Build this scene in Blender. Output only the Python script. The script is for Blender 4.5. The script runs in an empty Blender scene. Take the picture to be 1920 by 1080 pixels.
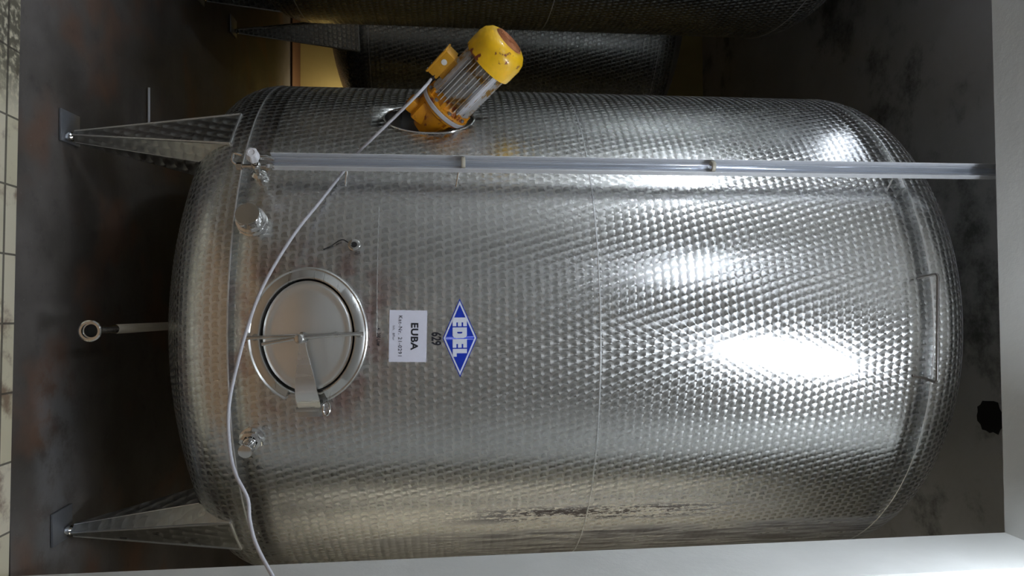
import bpy, bmesh, math, random
from mathutils import Vector, Matrix, Euler
random.seed(7)
S = bpy.context.scene
col = S.collection
R_ = math.radians

# ------------------------------------------------------------------ camera
H = 1.63                              # lens height above the floor
PITCH, ROLL = 0.1016, -0.0041
fw = Vector((0, math.cos(PITCH), math.sin(PITCH)))
rt = Vector((1, 0, 0)); up = rt.cross(fw)
rt2 = math.cos(ROLL)*rt + math.sin(ROLL)*up
up2 = -math.sin(ROLL)*rt + math.cos(ROLL)*up
cd = bpy.data.cameras.new('camera'); cam = bpy.data.objects.new('camera', cd); col.objects.link(cam)
cd.sensor_width = 36; cd.lens = 36*1273.6/1920; cd.clip_start = .02
# the camera was held in portrait: the top of the place is at the right of the picture
m = Matrix((up2, -rt2, -fw)).transposed().to_4x4(); m.translation = Vector((0, 0, H))
cam.matrix_world = m
S.camera = cam

# ------------------------------------------------------------------ world, exposure
w = bpy.data.worlds.new('world'); S.world = w; w.use_nodes = True
w.node_tree.nodes['Background'].inputs[0].default_value = (.5, .55, .6, 1)
w.node_tree.nodes['Background'].inputs[1].default_value = 0.02
S.view_settings.view_transform = 'Standard'; S.view_settings.look = 'None'
S.view_settings.exposure = 0.5; S.view_settings.gamma = 1; S.view_settings.use_curve_mapping = False

# ------------------------------------------------------------------ node helper
class V:
    def __init__(s, g, k): s.g = g; s.k = k
    def _m(s, op, *o):
        n = s.g.nodes.new('ShaderNodeMath'); n.operation = op
        for i, v in enumerate((s,)+o):
            if isinstance(v, V): s.g.links.new(v.k, n.inputs[i])
            else: n.inputs[i].default_value = v
        return V(s.g, n.outputs[0])
    def __add__(s, o): return s._m('ADD', o)
    def __sub__(s, o): return s._m('SUBTRACT', o)
    def __mul__(s, o): return s._m('MULTIPLY', o)
    def __truediv__(s, o): return s._m('DIVIDE', o)
    def floor(s): return s._m('FLOOR')
    def lt(s, o): return s._m('LESS_THAN', o)
    def gt(s, o): return s._m('GREATER_THAN', o)
    def clamp(s): return s._m('MAXIMUM', 0.)._m('MINIMUM', 1.)
    def sqrt(s): return s._m('SQRT')
    def mx(s, o): return s._m('MAXIMUM', o)
    def mn(s, o): return s._m('MINIMUM', o)
    def absv(s): return s._m('ABSOLUTE')
    def sm(s, a, b):                                    # smooth step a..b
        n = s.g.nodes.new('ShaderNodeMapRange'); n.interpolation_type = 'SMOOTHSTEP'
        s.g.links.new(s.k, n.inputs[0]); n.inputs[1].default_value = a; n.inputs[2].default_value = b
        return V(s.g, n.outputs[0])

class Mat:
    def __init__(s, name):
        s.m = bpy.data.materials.new(name); s.m.use_nodes = True; s.g = s.m.node_tree
        s.b = s.g.nodes['Principled BSDF']
    def node(s, t, **kw):
        n = s.g.nodes.new(t)
        for k, v in kw.items(): setattr(n, k, v)
        return n
    def ln(s, a, b): s.g.links.new(a.k if isinstance(a, V) else a, b)
    def setv(s, **kw):
        for k, v in kw.items():
            k = k.replace('_', ' ')
            i = s.b.inputs[k]
            if isinstance(v, (V, bpy.types.NodeSocket)): s.ln(v, i)
            else: i.default_value = (*v, 1) if isinstance(v, tuple) and len(v) == 3 and i.type == 'RGBA' else v
        return s
    def uv(s):
        n = s.node('ShaderNodeSeparateXYZ'); u = s.node('ShaderNodeUVMap'); s.ln(u.outputs[0], n.inputs[0])
        return V(s.g, n.outputs[0]), V(s.g, n.outputs[1])
    def pos(s): return s.node('ShaderNodeNewGeometry').outputs['Position']
    def obj(s): return s.node('ShaderNodeTexCoord').outputs['Object']
    def comb(s, x, y, z=0.):
        n = s.node('ShaderNodeCombineXYZ')
        for i, v in enumerate((x, y, z)):
            if isinstance(v, V): s.ln(v, n.inputs[i])
            else: n.inputs[i].default_value = v
        return n.outputs[0]
    def noise(s, vec, scale, detail=4, rough=.55, sc=None):
        if sc:
            mp = s.node('ShaderNodeMapping'); s.ln(vec, mp.inputs[0]); mp.inputs[3].default_value = sc; vec = mp.outputs[0]
        n = s.node('ShaderNodeTexNoise'); s.ln(vec, n.inputs['Vector'])
        n.inputs['Scale'].default_value = scale; n.inputs['Detail'].default_value = detail; n.inputs['Roughness'].default_value = rough
        return V(s.g, n.outputs['Fac'])
    def mix(s, f, a, b):
        n = s.node('ShaderNodeMix', data_type='RGBA')
        if isinstance(f, V): s.ln(f, n.inputs[0])
        else: n.inputs[0].default_value = f
        for k, c in ((6, a), (7, b)):
            if isinstance(c, tuple): n.inputs[k].default_value = (*c, 1)
            else: s.ln(c, n.inputs[k])
        return n.outputs[2]
    def bump(s, h, strength=.3, dist=.01):
        n = s.node('ShaderNodeBump'); s.ln(h, n.inputs['Height']); n.inputs['Strength'].default_value = strength; n.inputs['Distance'].default_value = dist
        s.ln(n.outputs[0], s.b.inputs['Normal']); return n.outputs[0]
    def vm(s, op, a, b=None):
        n = s.node('ShaderNodeVectorMath', operation=op)
        s.ln(a, n.inputs[0])
        if b is not None:
            if isinstance(b, V) : s.ln(b, n.inputs[3 if op == 'SCALE' else 1])
            elif isinstance(b, (int, float)): n.inputs[3].default_value = b
            elif isinstance(b, tuple): n.inputs[1].default_value = b
            else: s.ln(b, n.inputs[1])
        return n.outputs[0]

def plain(name, c, rough=.5, metal=0., **kw):
    M_ = Mat(name); M_.setv(Base_Color=c, Roughness=rough, Metallic=metal, **kw)
    n = M_.noise(M_.obj(), 30, 3); M_.setv(Base_Color=M_.mix(n*.5, c, tuple(x*.8 for x in c)))
    return M_.m

def marbled(name, base=(.66, .66, .645), rough=.29, aniso=.8, cell=(.034, .036), tilt=.10, dirt=False, red_tint=False, bsc=1.):
    """stainless sheet ground with overlapping round polishing marks"""
    M_ = Mat(name); u, v = M_.uv()
    wv = M_.comb(u, v)
    wob = M_.noise(wv, 3., 2) - .5
    rowj = M_.noise(wv, 14., 1) - .5
    pv = v/cell[1] + rowj*.22; pu = u/cell[0] + wob*.5 + pv*.33
    bu, bv = pu.floor(), pv.floor()
    fu, fv = pu-bu, pv-bv
    du, dv = fu-fv*.33, fv
    ou, ov = bu, bv
    for (a, b) in ((1, 0), (0, 1), (1, 1)):
        y = fv-float(b); x = fu-float(a)-y*.33
        inside = (x*x+y*y).lt(.80*.80)
        du = du+(x-du)*inside; dv = dv+(y-dv)*inside
        ou = ou+(bu+float(a)-ou)*inside; ov = ov+(bv+float(b)-ov)*inside
    wn = M_.node('ShaderNodeTexWhiteNoise', noise_dimensions='2D'); M_.ln(M_.comb(ou, ov), wn.inputs['Vector'])
    rnd = V(M_.g, wn.outputs['Value'])
    r = (du*du+dv*dv).sqrt()
    N = M_.node('ShaderNodeNewGeometry').outputs['Normal']
    et = M_.vm('NORMALIZE', M_.vm('CROSS_PRODUCT', M_.comb(0., 0., 1.), N))
    ev = M_.vm('CROSS_PRODUCT', N, et)
    rad = M_.vm('ADD', M_.vm('SCALE', et, du), M_.vm('SCALE', ev, dv))
    M_.ln(M_.vm('NORMALIZE', rad), M_.b.inputs['Tangent'])
    # fine circular grinding scratches and the slight dish of each mark tip the normal
    k = M_.noise(M_.comb(r, rnd*37.), 40., 2)*.05 - .025
    k = k/(r+.05) + (r*tilt/.5)
    M_.ln(M_.vm('NORMALIZE', M_.vm('ADD', N, M_.vm('SCALE', rad, k))), M_.b.inputs['Normal'])
    edge = r.sm(.30, .70)
    c = M_.mix((edge*.85+rnd*.15).clamp(), tuple(x*.90 for x in base), tuple(min(1, x*1.05) for x in base))
    rg = (rnd-.5)*.03 + edge*.10 + (rough-.05)
    soft = M_.noise(wv, 1.1, 3)
    rg = rg + (soft-.5)*.10
    metal = 1.
    if red_tint:                                           # patchy dull red tint mixed in around the manway
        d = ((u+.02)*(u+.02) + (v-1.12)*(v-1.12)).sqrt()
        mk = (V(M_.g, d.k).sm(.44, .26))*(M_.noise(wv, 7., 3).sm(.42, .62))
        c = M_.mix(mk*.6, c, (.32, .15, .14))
    if dirt:                                            # soot and drips on the side by the wall
        st = M_.noise(wv, 1., 6, .65, (34, 2.6, 1))
        sp = M_.noise(wv, 1., 6, .75, (90, 30, 1))
        zone = (u.sm(.80, .85))*(u.sm(.95, .90))*(v.sm(1.45, 2.1))*(v.sm(3.3, 2.5))
        mk = (st*.55+sp*.6)
        d1 = zone*mk.sm(.565, .59)
        zone2 = (u.sm(.97, 1.05))*(v.sm(1.0, 2.2)*.7+.2)
        d2 = zone2*st.sm(.35, .6)
        dd = (d1+d2).clamp()
        c = M_.mix(dd*.92, c, (.06, .04, .03))
        rg = rg + dd*.3
        metal = (dd*-.8 + 1.).clamp()
    M_.setv(Base_Color=c, Roughness=rg, Metallic=metal, Anisotropic=aniso)
    return M_.m

def brushed(name, base=(.6, .6, .59), rough=.28, sc=(2, 2, 160), aniso=.0, streak=.12):
    M_ = Mat(name)
    n = M_.noise(M_.obj(), 1., 3, .6, sc)
    M_.setv(Base_Color=M_.mix(n*streak*4, base, tuple(x*.8 for x in base)), Roughness=(n-.5)*.2+rough, Metallic=1.)
    M_.bump(n, .03, .001)
    return M_.m

M = {}
M['tank'] = marbled('marbled_steel', dirt=True, red_tint=True)
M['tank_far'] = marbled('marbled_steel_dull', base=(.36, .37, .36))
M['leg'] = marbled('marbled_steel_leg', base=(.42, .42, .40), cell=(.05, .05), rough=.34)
M['brush'] = brushed('brushed_steel', base=(.56, .56, .55), rough=.30, sc=(3, 3, 60), streak=.04)
M['lid'] = brushed('lid_steel', base=(.84, .84, .82), rough=.33, sc=(3, 3, 45), streak=.03)
M['dull'] = plain('dull_steel', (.80, .74, .62), .5, .3)
M['channel'] = plain('pale_channel', (.74, .75, .77), .4, .45)
M['arm'] = brushed('arm_steel', base=(.88, .88, .87), rough=.26, sc=(30, 3, 3), streak=.03)
M['collar'] = brushed('collar_steel', base=(.60, .60, .58), rough=.3, sc=(3, 3, 30), streak=.03)
M['handle'] = plain('dark_steel_rod', (.20, .19, .18), .4, .9)
M['crown'] = brushed('brushed_crown', base=(.66, .67, .69), rough=.42, sc=(60, 3, 3))
M['polish'] = brushed('polished_steel', base=(.72, .72, .71), rough=.12, streak=.03)
M['weld'] = brushed('weld_bead', base=(.75, .76, .76), rough=.42, sc=(90, 90, 90))
M['galv'] = plain('galvanised_plate', (.38, .40, .44), .42, .8)
M['black'] = plain('black_rubber', (.012, .012, .013), .6)
M['ink'] = plain('black_ink', (.012, .012, .02), .6)
M['card'] = plain('white_card', (.80, .81, .93), .55)
M['blue'] = plain('blue_enamel', (.004, .035, .48), .35)
M['enamel'] = plain('white_enamel', (.80, .84, .95), .4)
M['cable'] = plain('grey_cable_jacket', (.52, .52, .56), .5)
M['white_plastic'] = plain('white_plastic', (.75, .74, .76), .4)
M['spacer'] = plain('beige_washer', (.50, .47, .38), .6)
M['tag'] = plain('round_white_label', (.75, .75, .70), .5)
def painted(name, c1, c2, lo=.56, hi=.62, rough=.3):
    M_ = Mat(name)
    n = M_.noise(M_.obj(), 22, 5, .62); n2 = M_.noise(M_.obj(), 9, 3)
    mk = (n*.7+n2*.3).sm(lo, hi)
    M_.setv(Base_Color=M_.mix(mk, M_.mix(n2.sm(.35, .7), c1, tuple(x*.8 for x in c1)), c2), Roughness=mk*.3+rough)
    M_.setv(Coat_Weight=.3)
    return M_.m
M['yellow'] = painted('yellow_paint', (1.0, .58, .010), (.20, .035, .01), .565, .61)
M['orange'] = painted('worn_orange_paint', (.78, .32, .01), (.28, .06, .012), .53, .59, .4)
M['rust'] = painted('rusty_grille', (.42, .15, .05), (.25, .06, .02), .45, .6, .6)
M['orange2'] = painted('ochre_paint', (.62, .30, .012), (.30, .12, .02), .56, .62, .4)
M['alu'] = painted('cast_aluminium', (.60, .60, .64), (.26, .20, .13), .56, .7, .45)
M['fin'] = painted('dirty_fin_aluminium', (.58, .58, .57), (.36, .20, .04), .50, .58, .45)

def glass(name):
    M_ = Mat(name); M_.setv(Base_Color=(.85, .88, .92), Roughness=.08)
    out = M_.g.nodes['Material Output']
    tr = M_.node('ShaderNodeBsdfTransparent'); tr.inputs[0].default_value = (.92, .94, .97, 1)
    mx = M_.node('ShaderNodeMixShader'); lw = M_.node('ShaderNodeLayerWeight'); lw.inputs[0].default_value = .35
    f = V(M_.g, lw.outputs['Facing'])*.6+.12
    gl = M_.node('ShaderNodeBsdfGlossy'); gl.inputs[0].default_value = (.85, .88, .95, 1); gl.inputs[1].default_value = .12
    M_.ln(f, mx.inputs[0]); M_.ln(tr.outputs[0], mx.inputs[1]); M_.ln(gl.outputs[0], mx.inputs[2]); M_.ln(mx.outputs[0], out.inputs[0])
    return M_.m
M['glass'] = glass('clear_tube')

def concrete_floor():
    M_ = Mat('dark_concrete'); p = M_.pos()
    a = M_.noise(p, 1.3, 6, .6); b = M_.noise(p, 9, 6, .7); s = M_.noise(p, 60, 3, .6); red = M_.noise(p, 1.9, 3)
    c = M_.mix(a.sm(.3, .7), (.055, .048, .042), (.135, .122, .112))
    c = M_.mix(red.sm(.50, .66)*.8, c, (.14, .078, .050))
    c = M_.mix(b.sm(.52, .75)*.45, c, (.028, .026, .026))
    c = M_.mix(s.sm(.66, .74)*.35, c, (.20, .20, .20))
    # pale dust and lime scale along the front of the foot plates
    sx = M_.node('ShaderNodeSeparateXYZ'); M_.ln(p, sx.inputs[0]); X = V(M_.g, sx.outputs[0]); Y = V(M_.g, sx.outputs[1])
    z = (X.sm(.15, .45))*(Y.sm(2.86, 2.98))*(Y.sm(3.35, 3.12))*(b.sm(.35, .6))
    c = M_.mix(z*.6, c, (.17, .17, .17))
    M_.setv(Base_Color=c, Roughness=a*.35+.38)
    M_.bump(b, .35, .006)
    return M_.m
def tile_mat():
    M_ = Mat('beige_tiles'); sx = M_.node('ShaderNodeSeparateXYZ'); M_.ln(M_.obj(), sx.inputs[0])
    X, Y = V(M_.g, sx.outputs[0]), V(M_.g, sx.outputs[1])
    def line(t, off, per, wd):
        q = (t-off)/per; q = (q-q.floor()-.5).absv()
        return q.gt(.5-wd/per/2)
    jx = line(X, .016, .262, .008)
    rows = (Y+.0).lt(-.075)
    jy = line(Y, -.073, .262, .012)
    g = (jx).mx(jy)
    n = M_.noise(M_.obj(), 5, 5, .65); n2 = M_.noise(M_.obj(), 40, 4)
    wn = M_.node('ShaderNodeTexWhiteNoise', noise_dimensions='2D'); M_.ln(M_.comb(((X-.016)/.262).floor(), ((Y+.073)/.262).floor()), wn.inputs['Vector'])
    c = M_.mix(V(M_.g, wn.outputs['Value'])*.8, (.72, .66, .52), (.62, .57, .40))
    c = M_.mix(Y.lt(-.335), c, M_.mix(n, (.50, .34, .20), (.36, .22, .12)))
    c = M_.mix(n.sm(.52, .68)*.8, c, (.17, .09, .055))
    c = M_.mix(X.sm(-.75, -1.0)*n2.sm(.3, .55)*.85, c, (.05, .045, .03))
    c = M_.mix(g*.85, c, (.06, .05, .04))
    M_.setv(Base_Color=c, Roughness=g*.3+.35); M_.bump(g*-1.+1., .4, .004)
    return M_.m
def plaster(name, c1, c2, dark=None, sc=1.2, lo=.5, hi=.7, amt=.8):
    M_ = Mat(name); p = M_.pos()
    a = M_.noise(p, sc, 6, .62); b = M_.noise(p, 16, 5, .7)
    c = M_.mix(a.sm(.3, .7), c1, c2)
    if dark: c = M_.mix(M_.noise(p, sc*1.7, 7, .7).sm(lo, hi)*amt, c, dark)
    M_.setv(Base_Color=c, Roughness=.75); M_.bump(b, .25, .008)
    return M_
M['floor'] = concrete_floor(); M['tile'] = tile_mat()
M['reveal'] = plaster('grey_plaster', (.54, .545, .52), (.62, .625, .60), (.40, .40, .36), 1.5, .62, .8, .5).m
M['wall'] = plaster('room_plaster', (.50, .50, .48), (.58, .58, .56)).m
def ceiling_mat():
    P = plaster('stained_concrete_ceiling', (.42, .42, .41), (.54, .54, .55), (.06, .065, .055), .8, .5, .68, .85)
    return P.m
M['ceiling'] = ceiling_mat()
M['backwall'] = plaster('ochre_wall', (.50, .40, .15), (.56, .45, .18)).m
M['brown'] = plaster('brown_skirting', (.10, .045, .02), (.13, .06, .02)).m
M['sidewall'] = plaster('beige_plaster', (.56, .53, .45), (.64, .61, .52)).m
M['hole'] = plain('sooty_hole', (.01, .009, .008), .9)

# ------------------------------------------------------------------ mesh helpers
def link(o, parent=None):
    col.objects.link(o)
    if parent: o.parent = parent
    return o
def build(name, bm, mats, parent=None, smooth=35, loc=None, recalc=True):
    me = bpy.data.meshes.new(name)
    if recalc: bmesh.ops.recalc_face_normals(bm, faces=bm.faces[:])
    if smooth:
        for f in bm.faces: f.smooth = True
        for e in bm.edges:
            if len(e.link_faces) == 2 and e.calc_face_angle(0) > R_(smooth): e.smooth = False
    bm.to_mesh(me); bm.free()
    for x in (mats if isinstance(mats, (list, tuple)) else [mats]): me.materials.append(M[x] if isinstance(x, str) else x)
    o = bpy.data.objects.new(name, me)
    if loc: o.location = loc
    return link(o, parent)
def thing(name, label, cat, loc=(0, 0, 0), rz=0, group=None):
    o = bpy.data.objects.new(name, None); col.objects.link(o); o.location = loc; o.rotation_euler = (0, 0, rz)
    o.empty_display_size = .1
    return tag(o, label, cat, group)
def tag(o, label, cat, group=None):
    o['label'] = label; o['category'] = cat
    if group: o['group'] = group
    return o
def struct(o): o['kind'] = 'structure'; return o
def frame(origin, axis, hint=(0, 0, 1)):
    z = Vector(axis).normalized(); x = Vector(hint); x = (x - x.dot(z)*z)
    if x.length < 1e-4: x = Vector((1, 0, 0)) - Vector((1, 0, 0)).dot(z)*z
    x.normalize(); y = z.cross(x)
    m = Matrix((x, y, z)).transposed().to_4x4(); m.translation = Vector(origin); return m
def lathe(bm, prof, mat=Matrix(), n=48, cap=False, mi=0, ang=(0, 2*math.pi), sx=1., sy=1.):
    full = abs(ang[1]-ang[0]-2*math.pi) < 1e-6
    k = n if full else n+1; rings = []
    for r, h in prof:
        if r < 1e-6: rings.append([bm.verts.new(mat @ Vector((0, 0, h)))]*k); continue
        rings.append([bm.verts.new(mat @ Vector((r*sx*math.cos(ang[0]+(ang[1]-ang[0])*i/n), r*sy*math.sin(ang[0]+(ang[1]-ang[0])*i/n), h))) for i in range(k)])
    for a, b in zip(rings, rings[1:]):
        for i in range(n):
            j = (i+1) % k if full else i+1
            q = []
            for v in (a[i], a[j], b[j], b[i]):
                if v not in q: q.append(v)
            if len(q) > 2:
                try: f = bm.faces.new(q); f.material_index = mi
                except ValueError: pass
    return rings
def box(bm, c, s, mat=Matrix(), bev=0, mi=0):
    r = bmesh.ops.create_cube(bm, size=1, matrix=mat @ Matrix.Translation(c) @ Matrix.Diagonal((*s, 1)))
    fs = {f for v in r['verts'] for f in v.link_faces}
    for f in fs: f.material_index = mi
    if bev:
        es = list({e for v in r['verts'] for e in v.link_edges})
        bmesh.ops.bevel(bm, geom=es, offset=bev, segments=2, affect='EDGES', profile=.6)
def tube(bm, pts, r, n=12, closed=False, mi=0, caps=True):
    P = [Vector(p) for p in pts]; rings = []; prev = None
    for i, p in enumerate(P):
        t = ((P[i+1] if i < len(P)-1 else p) - (P[i-1] if i > 0 else p)).normalized()
        if prev is None:
            prev = Vector((0, 0, 1)) if abs(t.z) < .9 else Vector((1, 0, 0))
        x = (prev - prev.dot(t)*t).normalized(); prev = x; y = t.cross(x)
        rr = r[i] if isinstance(r, (list, tuple)) else r
        rings.append([bm.verts.new(p + rr*(math.cos(2*math.pi*k/n)*x + math.sin(2*math.pi*k/n)*y)) for k in range(n)])
    for a, b in zip(rings, rings[1:]):
        for k in range(n): bm.faces.new((a[k], a[(k+1) % n], b[(k+1) % n], b[k])).material_index = mi
    if caps: bm.faces.new(rings[0][::-1]).material_index = mi; bm.faces.new(rings[-1]).material_index = mi
def spline(pts, sub=8):
    P = [Vector(p) for p in pts]; out = []
    for i in range(len(P)-1):
        p0 = P[max(i-1, 0)]; p1 = P[i]; p2 = P[i+1]; p3 = P[min(i+2, len(P)-1)]
        for k in range(sub):
            t = k/sub
            out.append(.5*((2*p1)+(p2-p0)*t+(2*p0-5*p1+4*p2-p3)*t*t+(3*p1-p0-3*p2+p3)*t**3))
    out.append(P[-1]); return out
def fillet(pts, r, seg=6):
    P = [Vector(p) for p in pts]; out = [P[0]]
    for i in range(1, len(P)-1):
        a = (P[i-1]-P[i]).normalized(); b = (P[i+1]-P[i]).normalized()
        A = P[i]+a*r; B = P[i]+b*r
        for k in range(seg+1):
            t = k/seg; out.append((1-t)**2*A + 2*t*(1-t)*P[i] + t*t*B)
    out.append(P[-1]); return out

# ================================================================== THE SETTING
YAW = R_(-1.45)
RZ = Matrix.Rotation(YAW, 4, 'Z')
def setting(name, boxes, mat, noise_edge=0):
    bm = bmesh.new()
    for (x0, x1, y0, y1, z0, z1) in boxes: box(bm, ((x0+x1)/2, (y0+y1)/2, (z0+z1)/2), (x1-x0, y1-y0, z1-z0))
    o = build(name, bm, mat, smooth=0); o.matrix_world = RZ; return struct(o)
TY = 2.78                               # where the tiled floor of the front room ends
def floor_tiles():
    bm = bmesh.new(); box(bm, (0, -3.0, -.15), (8.2, 6.0, .3), bev=.004)
    o = build('floor', bm, 'tile', smooth=0); o.matrix_world = Matrix.Rotation(R_(-2.3), 4, 'Z') @ Matrix.Translation((0, TY, 0)); return struct(o)
floor_tiles()
bm = bmesh.new(); box(bm, (-2.0, 5.9, -.152), (13, 6.3, .3))
o = build('floor', bm, 'floor', smooth=0); struct(o)
WB, WF = 2.655, 2.30                    # back and front face of the wall with the opening
RX = .969
LZ = 3.975
setting('wall_right', [(RX, 4.0, WF, WB, 0, 5.1)], 'reveal')
setting('wall_left', [(-6.4, -4.0, WF, WB, 0, 5.1)], 'reveal')
setting('trim_1', [(-4.0, RX, WF, WB, LZ, 5.1)], 'reveal')
CZ = 4.80
setting('ceiling', [(-8, 4.2, WB, 8.6, CZ, CZ+.2)], 'ceiling')
setting('wall_back', [(-8, 4.2, 7.95, 8.15, 0, CZ)], 'backwall')
setting('baseboard_back', [(-8, 4.2, 7.66, 7.95, 0, .012), (-8, 4.2, 7.50, 7.66, 0, .02)], 'brown')
setting('wall_side', [(2.3, 2.5, WB, 8.2, 0, CZ)], 'sidewall')
setting('wall_far', [(-8.0, -7.8, WB, 8.2, 0, CZ)], 'wall')
# the front room behind the camera
setting('wall_front', [(-4.2, 4.2, -3.4, -3.2, 0, 4.5)], 'wall')
setting('wall_west', [(-4.2, -4.0, -3.2, WF, 0, 4.5)], 'wall')
setting('wall_east', [(3.8, 4.0, -3.2, WF, 0, 4.5)], 'wall')
setting('ceiling', [(-4.2, 4.2, -3.4, WF, 4.5, 4.7)], 'wall')

# ------------------------------------------------------------------ lamps of the front room
def emis(name, c, s):
    m_ = bpy.data.materials.new(name); m_.use_nodes = True; g = m_.node_tree
    g.nodes['Principled BSDF'].inputs['Emission Color'].default_value = (*c, 1)
    g.nodes['Principled BSDF'].inputs['Emission Strength'].default_value = s
    return m_
def batten(x, y0, y1, z, strength, label, c=(.84, .91, 1.)):
    t = thing('fluorescent_lamp', label, 'lamp', (x, (y0+y1)/2, z), 0, 'hung fluorescent lamps')
    L = y1-y0
    bm = bmesh.new(); box(bm, (0, 0, .06), (.10, L+.1, .06), bev=.005); build('housing', bm, 'enamel', t)
    bm = bmesh.new(); tube(bm, [(0, -L/2, 0), (0, L/2, 0)], .02, 12); build('lamp_tube', bm, emis('tube_light', c, strength), t)
    for s in (-1, 1):
        bm = bmesh.new(); box(bm, (0, s*(L/2+.02), .01), (.04, .04, .07), bev=.003)
        build('lamp_holder', bm, 'white_plastic', t)
    for s in (-1, 1):
      bm = bmesh.new(); tube(bm, [(0, s*L*.35, .08), (0, s*L*.35, (4.8 if y0 > 2.5 else 4.5)-z)], .006, 8)
      build('suspension_rod', bm, 'brush', t)
    return t
batten(.62, .55, 2.0, 3.78, 150, 'long white fluorescent lamp hung right of the opening, nearest the tank')
batten(-1.45, -1.0, .6, 3.80, 58, 'long white fluorescent lamp hung left of the camera')
batten(-3.35, 1.1, 2.15, 3.80, 120, 'added white fluorescent lamp by the left wall of the front room, out of view')  # added for light on the left; its reflection lands behind the gauge
batten(-1.76, 2.78, 3.32, 4.12, 10, 'short white fluorescent lamp hung between the two nearer tanks')

t = thing('added_side_lamp', 'added upright shielded lamp, out of view, that brightens the beige side wall beside the foreground tank', 'lamp', (1.93, 2.83, 0))  # added lamp: lit wall and dark shield show as bands in the tank
bm = bmesh.new(); tube(bm, [(.05, 0, .75), (.05, 0, 3.5)], .02, 12); build('lamp_tube', bm, emis('warm_tube_light', (1., .94, .84), 11.5), t)
bm = bmesh.new(); box(bm, (0, 0, 2.125), (.012, .15, 2.9)); box(bm, (.045, 0, .69), (.09, .15, .012)); box(bm, (.045, 0, 3.56), (.09, .15, .012)); build('added_shield', bm, 'galv', t)
bm = bmesh.new(); tube(bm, [(.045, 0, 0), (.045, 0, .69)], .012, 10); build('lamp_post', bm, 'brush', t)

# ================================================================== TANKS
TX, TYc = .1973, 4.0168
RAD = 1.31
ZB, ZM, ZT = .805, 2.267, 3.719
def klop(R, Rc, rk, n=10, n2=14):
    cx = R-rk; a = math.asin(cx/(Rc-rk)); hc = -(Rc-rk)*math.cos(a); p = []
    for i in range(n+1):
        t = (math.pi/2-a)*i/n; p.append((cx+rk*math.cos(t), rk*math.sin(t)))
    for i in range(1, n2+1):
        t = a*(1-i/n2); p.append((Rc*math.sin(t), hc+Rc*math.cos(t)))
    return p
def revolve_uv(name, prof, mats, parent, center, n=160, mfun=None, R=RAD, v0=0.):
    """prof: (r, z) list; UV in metres, seam at the back"""
    bm = bmesh.new(); uvl = bm.loops.layers.uv.new('UVMap'); rings = []
    vv = [v0]
    for a, b in zip(prof, prof[1:]): vv.append(vv[-1]+math.hypot(b[0]-a[0], b[1]-a[1]))
    for r, z in prof:
        if r < 1e-6: rings.append([bm.verts.new((0, 0, z))]*n)
        else: rings.append([bm.verts.new((r*math.sin(2*math.pi*i/n), r*-math.cos(2*math.pi*i/n), z)) for i in range(n)])
    for k in range(len(prof)-1):
        for i in range(n):
            j = (i+1) % n; idx = [(k, i), (k, j), (k+1, j), (k+1, i)]
            us = [i, i+1, i+1, i]
            q = []; uq = []
            for (kk, ii), uu in zip(idx, us):
                v = rings[kk][ii]
                if v not in q:
                    q.append(v); a = uu if uu <= n//2 else uu-n
                    if i >= n//2: a = uu-n
                    uq.append((2*math.pi*a/n*R, vv[kk]))
            f = bm.faces.new(q)
            for l, t in zip(f.loops, uq): l[uvl].uv = t
            if mfun: f.material_index = mfun(k)
    o = build(name, bm, mats, parent, smooth=50, loc=center)
    return o
def wrap(az, z, off=0., R=RAD):                       # a point on the near tank, in its own frame
    a = R_(az); return Vector(((R+off)*math.sin(a), -(R+off)*math.cos(a), z))

def leg_mesh(R, zb, zf, az, w=.115):
    """folded sheet leg: wide under the dome, pointed at the foot"""
    a = R_(az); n = Vector((math.sin(a), -math.cos(a), 0)); t = Vector((-n.y, n.x, 0))*-1
    foot = n*(R-.07) + Vector((0, 0, zf))
    q = [(R-.012, w, zb-.075), (R-.11, w, zb-.225), (R-.20, w*.8, zb-.275)]
    q2 = [(.020, .014), (-.018, .016), (-.03, .008)]
    top = [n*r + t*s + Vector((0, 0, z)) for r, s, z in q] + [n*r - t*s + Vector((0, 0, z)) for r, s, z in q[::-1]]
    bot = [foot + n*r + t*s for r, s in q2] + [foot + n*r - t*s for r, s in q2[::-1]]
    bm = bmesh.new(); uvl = bm.loops.layers.uv.new('UVMap')
    K = 10; rings = []
    for k in range(K+1): rings.append([bm.verts.new(b.lerp(c, k/K)) for b, c in zip(bot, top)])
    for k in range(K):
        for i in range(6):
            j = (i+1) % 6
            f = bm.faces.new((rings[k][i], rings[k][j], rings[k+1][j], rings[k+1][i]))
            for l in f.loops:
                p = l.vert.co; l[uvl].uv = (p.dot(t)+(p.dot(n) if i not in (2, 5) else 0), p.z)
    bm.faces.new(rings[0][::-1])
    # rolled bright edges
    for i in (0, 5): tube(bm, [bot[i], top[i]], [.004, .006], 6, mi=1)
    tube(bm, [bot[1], top[1]], [.002, .0025], 5, mi=1); tube(bm, [bot[4], top[4]], [.002, .0025], 5, mi=1)
    tube(bm, [top[0], top[5]], .006, 6, mi=1)
    return bm, foot, n
def foot_mesh(foot):
    bm = bmesh.new(); x, y, z = foot
    tube(bm, [(x, y, z+.03), (x, y, .03)], .014, 12)
    lathe(bm, [(0, .045), (.012, .043), (.021, .034), (.021, .024), (.014, .012), (0, .010)], Matrix.Translation((x, y, 0)), 20)
    return bm
def plate_mesh(foot, dx, dy):
    bm = bmesh.new(); box(bm, (foot[0]+dx, foot[1]+dy, .006), (.138, .15, .010), bev=.002); return bm

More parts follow.
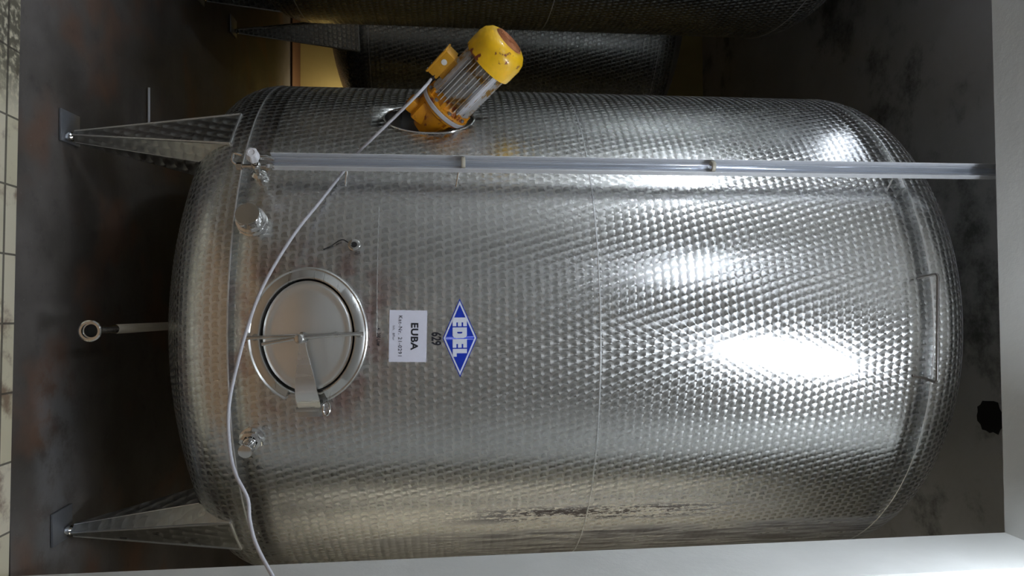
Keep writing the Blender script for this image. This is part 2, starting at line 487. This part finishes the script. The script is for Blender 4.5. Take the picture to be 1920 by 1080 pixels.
def tank(name, label, x, y, R, zb, zt, zms, mat, az0, nleg=4, hole=False, group=None, rc=2.42):
    t = thing(name, label, 'tank', (x, y, 0), 0, group)
    hd = klop(R, rc*R/RAD, .285*R/RAD)
    zs = [zb] + [zb+(zt-zb)*i/24 for i in range(1, 24)] + [zt]
    sh = revolve_uv('shell', [(R, z) for z in zs], mat, t, None, R=R, v0=zb)
    # the top head: polishing marks on the knuckle, plain brushed crown
    revolve_uv('top_head', [(r, zt+h) for r, h in hd], [mat, 'crown'], t, None, R=R, v0=zt, mfun=lambda k: 1 if k >= 7 else 0)
    revolve_uv('bottom_head', [(r, zb-h) for r, h in hd[::-1]], mat, t, None, R=R, v0=-5.)
    for z in [zb, zt]+zms:
        bm = bmesh.new(); lathe(bm, [(R-.002, z-.005), (R+.0022, z-.002), (R+.0022, z+.002), (R-.002, z+.005)], n=160)
        build('weld_seam', bm, 'weld', t)
    for k, az in enumerate(az0):
        lm, foot, n = leg_mesh(R, zb, .045, az)
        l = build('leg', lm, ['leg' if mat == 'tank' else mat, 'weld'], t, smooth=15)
        build('foot', foot_mesh(foot), 'polish', l)
        build('foot_plate', plate_mesh(foot, -.045 if az < 0 else -.03, .035 if az < 0 else -.018), 'galv', l)
    return t, sh

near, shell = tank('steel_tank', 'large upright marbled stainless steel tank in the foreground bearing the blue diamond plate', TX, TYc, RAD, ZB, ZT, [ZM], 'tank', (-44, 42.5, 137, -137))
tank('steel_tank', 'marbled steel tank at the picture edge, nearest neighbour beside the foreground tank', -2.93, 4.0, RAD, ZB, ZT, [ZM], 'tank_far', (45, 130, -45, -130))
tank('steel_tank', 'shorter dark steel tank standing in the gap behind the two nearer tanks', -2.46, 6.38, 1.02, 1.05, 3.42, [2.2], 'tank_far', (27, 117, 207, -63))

# the oval recess for the agitator drive, cut into the shell
HAZ, HZ = -48.3, 1.572
hn = Vector((math.sin(R_(HAZ)), -math.cos(R_(HAZ)), 0)); ht = Vector((-hn.y, hn.x, 0))
hc = hn*RAD + Vector((0, 0, HZ))
hm = Matrix((Vector((0, 0, 1)), hn.cross(Vector((0, 0, 1))), hn)).transposed().to_4x4(); hm.translation = hc
bm = bmesh.new(); lathe(bm, [(1, -.3), (1, .3)], hm, 64, sx=.205, sy=.127)
bmesh.ops.holes_fill(bm, edges=bm.edges[:]); bmesh.ops.recalc_face_normals(bm, faces=bm.faces[:])
me = bpy.data.meshes.new('cut'); bm.to_mesh(me); bm.free(); cut = bpy.data.objects.new('cut', me); col.objects.link(cut)
cut.location = near.location
sol = shell.modifiers.new('s', 'SOLIDIFY'); sol.thickness = .004; sol.offset = -1
md = shell.modifiers.new('b', 'BOOLEAN'); md.object = cut; md.operation = 'DIFFERENCE'; md.solver = 'EXACT'
dg = bpy.context.evaluated_depsgraph_get(); dg.update()
nm = bpy.data.meshes.new_from_object(shell.evaluated_get(dg)); shell.modifiers.clear(); shell.data = nm
bpy.data.objects.remove(cut)
# neck of the recess
bm = bmesh.new()
lathe(bm, [(1.0, -.16), (1.0, -.02), (1.0, .0)], hm, 64, sx=.205, sy=.127)
lathe(bm, [(0, -.16), (1.0, -.16)], hm, 64, sx=.205, sy=.127)
for f in bm.faces: pass
build('agitator_recess', bm, 'brush', near)
bm = bmesh.new(); pts = []
for i in range(65):
    a = 2*math.pi*i/64; zz = .206*math.cos(a); tt = .128*math.sin(a)
    azz = math.degrees(math.asin(max(-1, min(1, tt/RAD)))); pts.append(wrap(HAZ+azz, HZ+zz, .001))
tube(bm, pts, .0045, 8); build('recess_rim', bm, 'polish', near)

# ------------------------------------------------------------------ manway on the front
MAZ, MZ = -.75, 1.117
mn = Vector((math.sin(R_(MAZ)), -math.cos(R_(MAZ)), 0)); mr = Vector((-mn.y, mn.x, 0))          # mr = towards picture-right of the upright view
mm = Matrix((mr, Vector((0, 0, 1)), mn)).transposed().to_4x4(); mm.translation = mn*RAD + Vector((0, 0, MZ))
def ell_ring(bm, prof, a0, a1, n, mat=mm):              # prof: (semi-x, semi-z, height)
    full = abs(a1-a0-360) < 1e-6; rings = []
    for sx, sz, h in prof:
        rings.append([bm.verts.new(mat @ Vector((sx*math.cos(R_(a0+(a1-a0)*i/n)), sz*math.sin(R_(a0+(a1-a0)*i/n)), h))) for i in range(n + (0 if full else 1))])
    for A, B in zip(rings, rings[1:]):
        for i in range(n):
            j = (i+1) % len(A); bm.faces.new((A[i], A[j], B[j], B[i]))
    if not full:
        for e in (0, -1): bm.faces.new([r[e] for r in rings] if e else [r[e] for r in rings][::-1])
    return rings
bm = bmesh.new()
ell_ring(bm, [(.222, .180, -.03), (.222, .180, .045), (.226, .184, .049), (.231, .189, .045), (.231, .189, -.03)], 0, 360, 96)
build('manway_neck', bm, 'brush', near)
# drip collar, open where the hinge arm passes
bm = bmesh.new()
ell_ring(bm, [(.217, .174, .040), (.219, .177, .060), (.224, .182, .062), (.252, .214, .046), (.258, .220, .050), (.263, .225, .047), (.264, .226, -.01), (.256, .219, -.01), (.250, .211, .040), (.219, .174, .040)], 19, 337, 96)
build('manway_collar', bm, 'collar', near, smooth=50)
bm = bmesh.new(); rr = [bm.verts.new(mm @ Vector((.215*math.cos(R_(i*3.75)), .172*math.sin(R_(i*3.75)), .030))) for i in range(96)]
bm.faces.new(rr); ell_ring(bm, [(.215, .172, .030), (.212, .169, .040), (.206, .163, .038)], 0, 360, 96)
build('gasket', bm, 'black', near)
bm = bmesh.new()
pr_ = [(.2105, .1675, .030), (.2105, .1675, .044), (.203, .160, .048), (.196, .154, .050), (.186, .144, .047), (.17, .13, .049), (.12, .09, .056), (.06, .045, .060), (.001, .001, .061)]
ell_ring(bm, pr_, 0, 360, 96); lid = build('manway_lid', bm, 'lid' if 'lid' in M else 'brush', near, smooth=40)
C0 = Vector((-.008, .0, 0))
def P(x, z, h): return mm @ Vector((x, z, h))
# vertical cross bar, clamp spindle, tommy bar
bm = bmesh.new(); tube(bm, [P(.004, -.222, .078), P(-.008, .212, .078)], .0078, 12); build('cross_bar', bm, 'polish', near)
for s, xx in ((-1, .003), (1, -.006)):
    bm = bmesh.new(); lathe(bm, [(0, .0), (.014, .0), (.014, .012), (.009, .03), (0, .03)], mm @ Matrix.Translation((xx, s*.193, .048)), 20)
    build('bar_lug', bm, 'collar', near)
bm = bmesh.new(); tube(bm, [P(.026, -.152, .118), P(.004, -.03, .122)], .0075, 12); tube(bm, [P(.004, -.03, .122), P(-.008, .116, .118)], .0085, 12)
lathe(bm, [(0, 0), (.011, 0), (.011, .01), (0, .012)], frame(P(-.008, .112, .118), mm.to_3x3() @ Vector((0, 1, 0))), 12)
build('tommy_bar', bm, 'polish', near)
bm = bmesh.new()
lathe(bm, [(.026, .05), (.022, .062), (.012, .066), (.012, .10), (.018, .102), (.018, .135), (.014, .142), (0, .145)], mm @ Matrix.Translation((.006, -.016, 0)), 24)
build('clamp_spindle', bm, 'polish', near)
# the curved arm from the spindle over the rim to the hinge
arm = [(.02, .012, .108), (.05, .014, .108), (.058, .016, .106), (.10, .024, .104), (.15, .034, .098), (.20, .040, .088), (.235, .043, .070), (.262, .043, .045), (.285, .043, .020), (.298, .043, .004)]
bm = bmesh.new(); prev = None
for i, (x, wd, h) in enumerate(arm):
    zc = -.006 + .012*min(1, x/.25)
    th = .006 if i > 1 else .010
    nrm = Vector((0, 0, 1))
    q = [P(x, zc-wd-.004, h), P(x, zc+wd-.004, h), P(x-.25*th, zc+wd-.004, h-th), P(x-.25*th, zc-wd-.004, h-th)]
    vs = [bm.verts.new(v) for v in q]
    if prev:
        for k in range(4): bm.faces.new((prev[k], prev[(k+1) % 4], vs[(k+1) % 4], vs[k]))
    else: bm.faces.new(vs[::-1])
    prev = vs
bm.faces.new(prev); build('hinge_arm', bm, 'arm', near, smooth=50)
bm = bmesh.new(); tube(bm, [P(.285, -.05, .02), P(.285, .062, .02)], .009, 12)
box(bm, (.29, 0, .0), (.05, .09, .03), mm @ Matrix.Translation((0, .0, 0)), bev=.003); build('hinge_block', bm, 'brush', near)
bm = bmesh.new()
ring = [P(.282+.024*math.cos(t*math.pi/8), .066+.012*math.sin(t*math.pi/8), .03+.006*math.cos(t*math.pi/8)) for t in range(17)]
tube(bm, ring, .005, 8); build('wing_nut', bm, 'polish', near)

# ------------------------------------------------------------------ plates, sticker and lettering
def on_tank(bm_pts, az, z, off):                       # bend flat (x, y) outlines on to the shell
    return [wrap(az+math.degrees(x/RAD), z+y, off) for x, y in bm_pts]
def patch(bm, w, h, az, z, off, rot=0., nx=16, ny=6, mi=0, th=.0012):
    c, s = math.cos(rot), math.sin(rot)
    def pt(i, j, o):
        x = w*(i/nx-.5); y = h*(j/ny-.5); return wrap(az+math.degrees((x*c-y*s)/RAD), z+x*s+y*c, o)
    for o in (off, off-th):
        g = [[bm.verts.new(pt(i, j, o)) for i in range(nx+1)] for j in range(ny+1)]
        for j in range(ny):
            for i in range(nx): bm.faces.new((g[j][i], g[j][i+1], g[j+1][i+1], g[j+1][i])).material_index = mi
def poly_on(bm, pts, az, z, off, rot=0., mi=0, th=.0006):
    """filled outline, cut into strips so it follows the curve"""
    c, s = math.cos(rot), math.sin(rot)
    b2 = bmesh.new(); b2.faces.new([b2.verts.new((x, y, 0)) for x, y in pts])
    x0 = min(p[0] for p in pts); x1 = max(p[0] for p in pts); n = max(1, int((x1-x0)/.01))
    for k in range(1, n):
        bmesh.ops.bisect_plane(b2, geom=b2.verts[:]+b2.edges[:]+b2.faces[:], plane_co=(x0+(x1-x0)*k/n, 0, 0), plane_no=(1, 0, 0))
    bmesh.ops.triangulate(b2, faces=b2.faces[:])
    vm_ = {}
    for v in b2.verts:
        x, y = v.co.x, v.co.y; vm_[v] = bm.verts.new(wrap(az+math.degrees((x*c-y*s)/RAD), z+x*s+y*c, off))
    for f in b2.faces:
        bm.faces.new([vm_[v] for v in f.verts]).material_index = mi
    b2.free()
def text_bm(txt, size, az, z, off, rot=0., sx=1., bold=0., align='CENTER', space=1.):
    cu = bpy.data.curves.new('t', 'FONT'); cu.body = txt; cu.size = size; cu.align_x = align; cu.align_y = 'CENTER'; cu.offset = bold
    cu.space_character = space; cu.resolution_u = 4
    ob = bpy.data.objects.new('t', cu); col.objects.link(ob)
    d = bpy.context.evaluated_depsgraph_get(); d.update(); me = bpy.data.meshes.new_from_object(ob.evaluated_get(d))
    bpy.data.objects.remove(ob)
    c, s = math.cos(rot), math.sin(rot)
    for v in me.vertices:
        x, y = v.co.x*sx, v.co.y; v.co = wrap(az+math.degrees((x*c-y*s)/RAD), z+x*s+y*c, off)
    bm = bmesh.new(); bm.from_mesh(me); bpy.data.meshes.remove(me)
    return bm
RT = R_(-1.3)
CAZ, CZ2 = -.40, 1.493
bm = bmesh.new(); patch(bm, .204, .147, CAZ, CZ2, .003, RT); card = build('label_card', bm, 'card', near, smooth=60, recalc=False)
bm = text_bm('EUBA', .038, CAZ, CZ2+.024, .0038, RT, 1.1, .0012, space=1.08); build('card_lettering', bm, 'ink', card, smooth=0, recalc=False)
bm = text_bm('Kat-Nr. 21-0291', .0205, CAZ, CZ2-.031, .0038, RT, 1.02, .0001, space=1.16); build('card_lettering', bm, 'ink', card, smooth=0, recalc=False)
bm = text_bm('Inh.  8Flur', .0125, CAZ-.6, CZ2-.056, .0038, RT, 1.0, 0., space=1.1); build('card_lettering', bm, 'ink', card, smooth=0, recalc=False)
bm = text_bm('629', .052, .1, 1.602, .0012, RT*.3, .68, .0016, space=1.0); build('tank_number', bm, 'ink', near, smooth=0, recalc=False)
bm = text_bm('41 200 Liter', .020, -.3, 1.378, .0012, RT*.3, .72, .0004); build('volume_marking', bm, 'ink', near, smooth=0, recalc=False)
# EDEL diamond
DAZ, DZ = 0.03, 1.697
W2, H2 = .1570, .0685
def dia(k, e=0): return [(-(W2*k)+e, 0), (0, -H2*k), (W2*k-e, 0), (0, H2*k)]
plate = None
bm = bmesh.new(); poly_on(bm, dia(1.0), DAZ, DZ, .0030); poly_on(bm, dia(1.0), DAZ, DZ, .0004)
plate = build('diamond_plate', bm, 'blue', near, smooth=60, recalc=False)
bm = bmesh.new(); poly_on(bm, dia(.945), DAZ, DZ, .0038); build('diamond_border', bm, 'enamel', plate, smooth=60, recalc=False)
bm = bmesh.new(); poly_on(bm, dia(.845), DAZ, DZ, .0046); build('diamond_field', bm, 'blue', plate, smooth=60, recalc=False)
def glyph(bm, kind, x, y0, w, h):
    a = .021*w/.036                                     # heavy stems
    def r(x0, x1, ya, yb): poly_on(bm, [(x+x0*w, y0+ya*h), (x+x1*w, y0+ya*h), (x+x1*w, y0+yb*h), (x+x0*w, y0+yb*h)], DAZ, DZ, .0054)
    if kind == 'E':
        r(0, .56, 0, 1); r(.56, 1, 0, .26); r(.56, 1, .37, .63); r(.56, 1, .74, 1)
    if kind == 'L':
        r(0, .56, 0, 1); r(.56, 1, 0, .28)
    if kind == 'D':
        r(0, .42, 0, 1)
        poly_on(bm, [(x+.42*w, y0), (x+.78*w, y0), (x+.94*w, y0+.09*h), (x+w, y0+.25*h), (x+w, y0+.75*h), (x+.94*w, y0+.91*h), (x+.78*w, y0+h), (x+.42*w, y0+h), (x+.42*w, y0+.68*h), (x+.52*w, y0+.68*h), (x+.58*w, y0+.62*h), (x+.58*w, y0+.38*h), (x+.52*w, y0+.32*h), (x+.42*w, y0+.32*h)], DAZ, DZ, .0054)
bm = bmesh.new(); hh = .0565; x = -.0815
for k, wd in (('E', .0345), ('D', .042), ('E', .034), ('L', .031)):
    glyph(bm, k, x, -hh/2-.0005, wd, hh); x += wd+.0045
build('diamond_lettering', bm, 'enamel', plate, smooth=0, recalc=False)

# ------------------------------------------------------------------ outlets, sample tap, drain
def nozzle(az, z, prof, name='outlet', mat='polish', n=32, tilt=0, drop=0.):
    a = R_(az); ax = Vector((math.sin(a), -math.cos(a), drop)); bm = bmesh.new()
    lathe(bm, prof, frame(wrap(az, z), ax), n); return build(name, bm, mat, near, smooth=30)
nozzle(-20.4, .882, [(.056, -.01), (.060, .004), (.060, .010), (.052, .014), (.052, .028), (.058, .030), (.058, .040), (.049, .044), (.047, .085), (.045, .090), (0, .091)], 'capped_outlet')
nozzle(17.2, .882, [(.044, -.01), (.048, .004), (.048, .010), (.040, .014), (.034, .02), (.026, .024), (.024, .05), (.021, .052), (.021, .088), (.028, .090), (.028, .106), (.026, .109), (0, .110)], 'capped_outlet')
o = nozzle(17.2, .882, [(.043, .018), (.043, .036), (.030, .040)], 'hexagon_nut', n=6)
nozzle(-16., 1.283, [(.012, -.01), (.013, .022), (.024, .024), (.024, .034), (.020, .036), (.012, .036), (.010, .02), (0, .018)], 'sample_tap')
nozzle(-16., 1.283, [(.0105, .0365), (0, .0365)], 'sample_tap_bore', 'black')
bm = bmesh.new(); tube(bm, spline([wrap(-16, 1.275, .012), wrap(-17.2, 1.235, .015), wrap(-16.2, 1.19, .006), wrap(-15.6, 1.16, .003)]), .0022, 6); build('seal_wire', bm, 'black', near)
bm = bmesh.new(); dr0 = Vector((0, 0, .29)); dr1 = Vector((-.032, -1.02, .262))
tube(bm, fillet([dr0+Vector((0, 0, .06)), dr0+Vector((0, 0, -.0)), dr1], .03), .020, 20)
dv_ = (dr1-dr0).normalized(); e1 = dr1+dv_*.05; e2 = dr1+dv_*.10
build('drain_pipe', bm, 'dull', near)
bm = bmesh.new(); tube(bm, [dr1, e1, e1+Vector((-.001, -.055, -.018))], [.0205, .0165, .016], 20)
fr = frame(Vector((-.034, -1.170, .238)), (0, -1, .06))
lathe(bm, [(.020, -.05), (.026, -.012), (.043, -.010), (.043, .0), (.038, .003), (.030, .003), (.028, -.02), (.027, -.04), (0, -.04)], fr, 32)
build('drain_ferrule', bm, 'polish', near, smooth=30)
bm = bmesh.new(); lathe(bm, [(.0268, -.036), (0, -.036)], fr, 24); build('drain_bore', bm, 'black', near)

# ------------------------------------------------------------------ rail handle near the top
bm = bmesh.new(); hz = 3.662
a1, a2 = -10.2, 8.2
f1, f2 = wrap(a1, hz-.003), wrap(a2, hz-.03)
h1 = wrap(a1, hz+.012, .105); h2 = wrap(a2, hz+.0, .105)
tube(bm, fillet([f1, h1, h2, wrap(a2, hz-.005, .03), f2], .018), .0062, 12); build('rail_handle', bm, 'handle', near)

# ------------------------------------------------------------------ sight gauge
GX, GY = -.512-TX, 2.806-TYc
gn = Vector((GX, GY, 0)).normalized(); gt = Vector((-gn.y, gn.x, 0))
view = Vector((.45, -1., 0)).normalized()
gdir = (gn*1.0 + Vector((0, -1, 0))*.6).normalized(); gs = Vector((-gdir.y, gdir.x, 0))
def G(s, d, z): return Vector((GX, GY, 0)) + gs*s + gdir*d + Vector((0, 0, z))
bm = bmesh.new(); z0, z1 = .945, 4.55
sec = [(-.031, .016), (-.031, -.016), (.031, -.016), (.031, .016), (.0285, .016), (.0285, -.0135), (-.0285, -.0135), (-.0285, .016)]
A = [bm.verts.new(G(s, d, z0)) for s, d in sec]; B = [bm.verts.new(G(s, d, z1)) for s, d in sec]
for i in range(8): bm.faces.new((A[i], A[(i+1) % 8], B[(i+1) % 8], B[i]))
bm.faces.new(A[::-1]); bm.faces.new(B)
chan = build('sight_gauge_channel', bm, 'channel', near, smooth=0)
bm = bmesh.new(); lathe(bm, [(.011, z0-.03), (.011, z1)], Matrix.Translation(G(0, .003, 0)), 24); build('sight_glass', bm, 'glass', chan)
for z in (1.716, 2.778, 4.126):
    bm = bmesh.new(); lathe(bm, [(.0105, z-.008), (.024, z-.008), (.026, z-.005), (.026, z+.005), (.024, z+.008), (.0105, z+.008)], Matrix.Translation(G(0, .006, 0)), 24)
    build('gauge_spacer', bm, 'spacer', chan)
for z in (1.245, 1.70, 3.62):
    bm = bmesh.new(); tube(bm, [G(.012, -.015, z), Vector((GX, GY, z))*1 - gn*(.085) + gt*.05 + Vector((0, 0, -.012))], .004, 8); build('gauge_bracket', bm, 'polish', near)
# gauge tap with its white knob
vb = Vector((GX, GY, 0))
az_v = math.degrees(math.atan2(GX, -GY))
bm = bmesh.new()
base = wrap(-30.3, .882); tip = wrap(-27.6, .93, .20)
dd_ = (Vector((-.512-TX+.0, 2.70-TYc, .905)) - base)
lathe(bm, [(.026, -.01), (.030, .0), (.030, .02), (.020, .03), (.016, .034)], frame(base, base*Vector((1, 1, 0))), 24)
tube(bm, [base, base+dd_*.45, base+dd_], [.014, .011, .009], 16)
q = base+dd_*.5
tube(bm, [q+Vector((0, 0, -.055)), q+Vector((0, 0, .07))], .009, 12)
lathe(bm, [(0, -.0), (.014, .0), (.016, .012), (.014, .026), (0, .026)], frame(q+Vector((0, 0, .04)), (0, 0, 1)), 6)
lathe(bm, [(0, -.0), (.015, .0), (.015, .02), (0, .02)], frame(q+Vector((0, 0, -.075)), (0, 0, 1)), 6)
lathe(bm, [(.018, -.012), (.018, .012), (.012, .014), (.012, .03)], frame(q, dd_), 16)
build('gauge_tap', bm, 'polish', near, smooth=30)
bm = bmesh.new()
kf = frame(base+dd_*.88, dd_)
pts = [(0, -.002), (.016, .0), (.024, .006), (.026, .022), (.024, .048), (.020, .056), (.012, .058), (.010, .055), (0, .055)]
rg = lathe(bm, pts, kf, 28)
for i, ring in enumerate(rg):
    if 1 < i < 6:
        for k, v in enumerate(ring):
            if (k//2) % 2: v.co -= (v.co-(kf @ Vector((0, 0, pts[i][1])))).normalized()*.002
build('tap_knob', bm, 'white_plastic', near, smooth=30)
bm = bmesh.new(); lo = q+Vector((0, 0, -.055))
tube(bm, spline([lo+Vector((0, 0, -.01)), lo+Vector((-.02, 0, -.035)), lo+Vector((-.05, 0, -.03)), lo+Vector((-.045, 0, 0))]), .006, 8); build('drip_nozzle', bm, 'polish', near)
bm = bmesh.new(); tube(bm, [G(-.018, .0, .905), G(-.018, .0, .93), G(-.006, 0, .96)], [.012, .012, .006], 12); build('gauge_nipple', bm, 'polish', near)

# jacket weld above the manway
bm = bmesh.new(); pts = [wrap(-22+i*.9, 1.372, .0) for i in range(25)]
pts = [wrap(-24, 1.372)] + pts; tube(bm, pts, .0016, 6)
build('jacket_weld', bm, 'weld', near)

# ================================================================== AGITATOR MOTOR
AX = (hn*.754 + Vector((0, 0, .657))).normalized()
F0 = Vector((TX, TYc, 0)) + hn*(RAD+.068) + Vector((0, 0, HZ+.080))
mot = thing('agitator_motor', 'yellow electric gear motor with grey fins tilted out of the foreground tank', 'motor', F0)
side = Vector((0, 0, 1)) - AX*AX.z; side.normalize()
mf = frame((0, 0, 0), AX, (0, 0, 1))                   # x: up-ish, y: sideways, z: along the shaft
RB = .104
mf0 = mf; mf = mf @ Matrix.Rotation(R_(22), 4, 'Z')
bm = bmesh.new()
lathe(bm, [(0, .02), (RB-.018, .02), (RB-.018, .30), (0, .30)], mf, 64)
for q4 in range(4):
    for k in range(8):
        a = R_(45+q4*90 + (k-3.5)*9.2)
        a0 = R_(q4*90+45)
        # fins of each quadrant stand parallel to one another
        d = Vector((math.cos(a0), math.sin(a0), 0)); t_ = Vector((-d.y, d.x, 0)); off = (k-3.5)*.0195
        outer = math.sqrt(max(0, (RB+.003)**2-off*off)); inner = outer-.030
        mx_ = mf @ Matrix.Rotation(a0, 4, 'Z')
        box(bm, ((outer+inner)/2, off, .162), (outer-inner, .0032, .262), mx_)
build('fin_housing', bm, 'fin', mot, smooth=30)
bm = bmesh.new()
for a in (0, 90, 180, 270):
    mx_ = mf @ Matrix.Rotation(R_(a), 4, 'Z'); box(bm, (RB-.010, 0, .162), (.024, .030, .262), mx_, bev=.003)
build('cast_rib', bm, 'alu', mot)
for a in (45, 135, 225, 315):
    mx_ = mf @ Matrix.Rotation(R_(a), 4, 'Z')
    for zz, oo in ((.05, .06), (.05, -.06), (.25, .06), (.25, -.06)):
        bm = bmesh.new(); lathe(bm, [(0, -.03), (.006, -.03), (.006, .004), (0, .004)], mx_ @ Matrix.Translation((RB-.018, oo, zz)) @ Matrix.Rotation(R_(90), 4, 'Y'), 8)
        build('screw', bm, 'galv', mot)
    bm = bmesh.new(); lathe(bm, [(0, -.03), (.010, -.03), (.010, .004), (.006, .004), (.006, -.002), (0, -.002)], mx_ @ Matrix.Translation((RB-.002, .01, .15)) @ Matrix.Rotation(R_(90), 4, 'Y'), 14)
    build('plug', bm, 'galv', mot)
mf = mf0
bm = bmesh.new()
lathe(bm, [(RB+.004, .270), (RB+.016, .272), (RB+.017, .285), (RB+.017, .345), (RB+.010, .372), (RB-.008, .394), (RB-.028, .404), (RB-.034, .402)], mf, 64)
build('fan_cover', bm, 'yellow', mot, smooth=50)
bm = bmesh.new(); lathe(bm, [(RB-.032, .400), (RB-.036, .4045), (.05, .406), (0, .406)], mf, 48)
for k in range(7):
    rr = .012+.0085*k
    lathe(bm, [(rr, .406), (rr+.0012, .4085), (rr+.003, .4085), (rr+.0042, .406)], mf, 40)
build('fan_grille', bm, 'rust', mot, smooth=30)
# flange pair
bm = bmesh.new(); lathe(bm, [(.07, -.022), (.118, -.022), (.121, -.019), (.121, -.004), (.118, -.001), (.07, -.001)], mf, 64); build('flange_ring', bm, 'alu', mot, smooth=30)
bm = bmesh.new()
lathe(bm, [(.07, -.001), (.117, -.001), (.119, .004), (.117, .012), (.104, .014), (.098, .030), (.086, .052), (.07, .052)], mf, 64)
for k in range(8):
    mx_ = mf @ Matrix.Rotation(R_(22+k*45), 4, 'Z'); box(bm, (.101, 0, .022), (.026, .018, .036), mx_, bev=.003)
build('motor_flange', bm, 'orange', mot, smooth=30)
for k in range(8):
    bm = bmesh.new(); mx_ = mf @ Matrix.Rotation(R_(k*45), 4, 'Z'); lathe(bm, [(.010, .012), (.010, .022), (0, .023)], mx_ @ Matrix.Translation((.106, 0, 0)), 6)
    build('flange_bolt', bm, 'galv', mot)
# gear trumpet and gear case reaching into the recess
bm = bmesh.new()
lathe(bm, [(.112, -.022), (.110, -.034), (.092, -.044), (.080, -.09), (.070, -.13), (.062, -.16), (0, -.16)], mf, 48)
for k in range(4):
    mx_ = mf @ Matrix.Rotation(R_(k*90+20), 4, 'Z')
    g = [(.108, -.024), (.108, -.034), (.066, -.15), (.05, -.15), (.05, -.024)]
    vs = [[bm.verts.new(mx_ @ Vector((x, s, z))) for x, z in g] for s in (-.006, .006)]
    bm.faces.new(vs[0]); bm.faces.new(vs[1][::-1])
    for i in range(5): bm.faces.new((vs[0][i], vs[1][i], vs[1][(i+1) % 5], vs[0][(i+1) % 5]))
gt_ = build('gear_trumpet', bm, 'orange', mot, smooth=30)
bm = bmesh.new(); box(bm, (-.065, 0, -.085), (.075, .115, .10), mf, bev=.012); box(bm, (-.115, .0, -.10), (.05, .07, .06), mf, bev=.01)
gc = build('gear_case', bm, 'orange', mot)
# terminal box on the far side, cable gland and round label
mb = mf @ Matrix.Rotation(R_(166), 4, 'Z')
bm = bmesh.new(); box(bm, (.106, 0, .135), (.03, .085, .10), mb, bev=.004); box(bm, (.138, 0, .130), (.050, .105, .125), mb, bev=.006)
box(bm, (.166, 0, .130), (.010, .112, .132), mb, bev=.004)
tb = build('terminal_box', bm, 'orange2', mot)
for y in (-.046, .046):
    for z in (.075, .185):
        bm = bmesh.new(); lathe(bm, [(.004, 0), (.004, .003), (0, .003)], mb @ Matrix.Translation((.171, y, z)) @ Matrix.Rotation(R_(90), 4, 'Y'), 8)
        build('box_screw', bm, 'galv', tb)
bm = bmesh.new(); lathe(bm, [(.013, 0), (.013, .0015), (0, .0015)], mb @ Matrix.Translation((.138, .0525, .150)) @ Matrix.Rotation(R_(-90), 4, 'X'), 20); build('round_label', bm, 'tag', tb)
bm = bmesh.new(); gfr = mb @ Matrix.Translation((.130, .040, .070)) @ Matrix.Rotation(R_(180), 4, 'X')
lathe(bm, [(.013, -.01), (.013, .012), (.010, .014), (.010, .024), (0, .024)], gfr, 12); build('cable_gland', bm, 'black', tb)
gland = F0 + (gfr @ Vector((0, 0, .02)))

# ================================================================== CABLE
cp = [tuple(gland), (-.800, 2.74, 1.556), (-.688, 2.765, 1.439), (-.608, 2.79, 1.35), (-.562, 2.845, 1.287), (-.490, 2.87, 1.226), (-.354, 2.80, 1.142), (-.233, 2.70, 1.074), (-.107, 2.6, 1.019), (.016, 2.56, .965), (.149, 2.52, .929), (.259, 2.48, .910), (.366, 2.44, .897), (.45, 2.4, .901), (.55, 2.36, .92), (.612, 2.32, .949), (.68, 2.28, .997), (.74, 2.25, 1.012), (.799, 2.2, 1.044), (.874, 2.14, 1.107), (.91, 2.1, 1.148), (1.0, 2.02, 1.25)]
bm = bmesh.new(); tube(bm, spline(cp, 8), .0062, 10)
tag(build('power_cable', bm, 'cable', None, smooth=60), 'light grey power cable hanging in a long sag from the motor across the tank front', 'cable')

# pale rod lying on the dark floor behind the left leg
bm = bmesh.new(); tube(bm, [(-1.12, 3.955, .012), (-.86, 3.953, .012)], .0065, 8)
tag(build('floor_rod', bm, 'white_plastic', None), 'thin pale rod lying on the dark floor behind the left leg of the foreground tank', 'rod')
# sooty break in the ceiling above the tank
bm = bmesh.new(); vs = []
for i in range(22):
    a = 2*math.pi*i/22; r = .10*(1+.12*random.uniform(-1, 1)); vs.append(bm.verts.new((.76+r*math.cos(a), 3.655+r*math.sin(a), CZ-.004)))
f = bm.faces.new(vs); r = bmesh.ops.extrude_face_region(bm, geom=[f])
for v in [g for g in r['geom'] if isinstance(g, bmesh.types.BMVert)]: v.co.z += .003
o = build('trim_2', bm, 'hole', None, smooth=0); struct(o)
# added lamp hidden behind the tanks to brighten the ochre wall; shield blocks spill
t = thing('added_back_lamp', 'added warm round lamp on a short post, hidden from view, that lights the back wall', 'lamp', (-1.98, 7.72, .62))
bm = bmesh.new(); lathe(bm, [(0, -.06), (.07, -.03), (.09, .02), (0, .03)], Matrix(), 24); build('lamp_globe', bm, emis('warm_light', (1, .85, .6), 36), t)
bm = bmesh.new(); tube(bm, [(0, 0, -.05), (0, 0, -.615)], .01, 8); build('lamp_post', bm, 'brush', t)
bm = bmesh.new(); box(bm, (0, -.13, .02), (.44, .012, .34), bev=.004); box(bm, (0, -.02, .19), (.44, .22, .012), bev=.004); build('added_shield', bm, 'black', t)
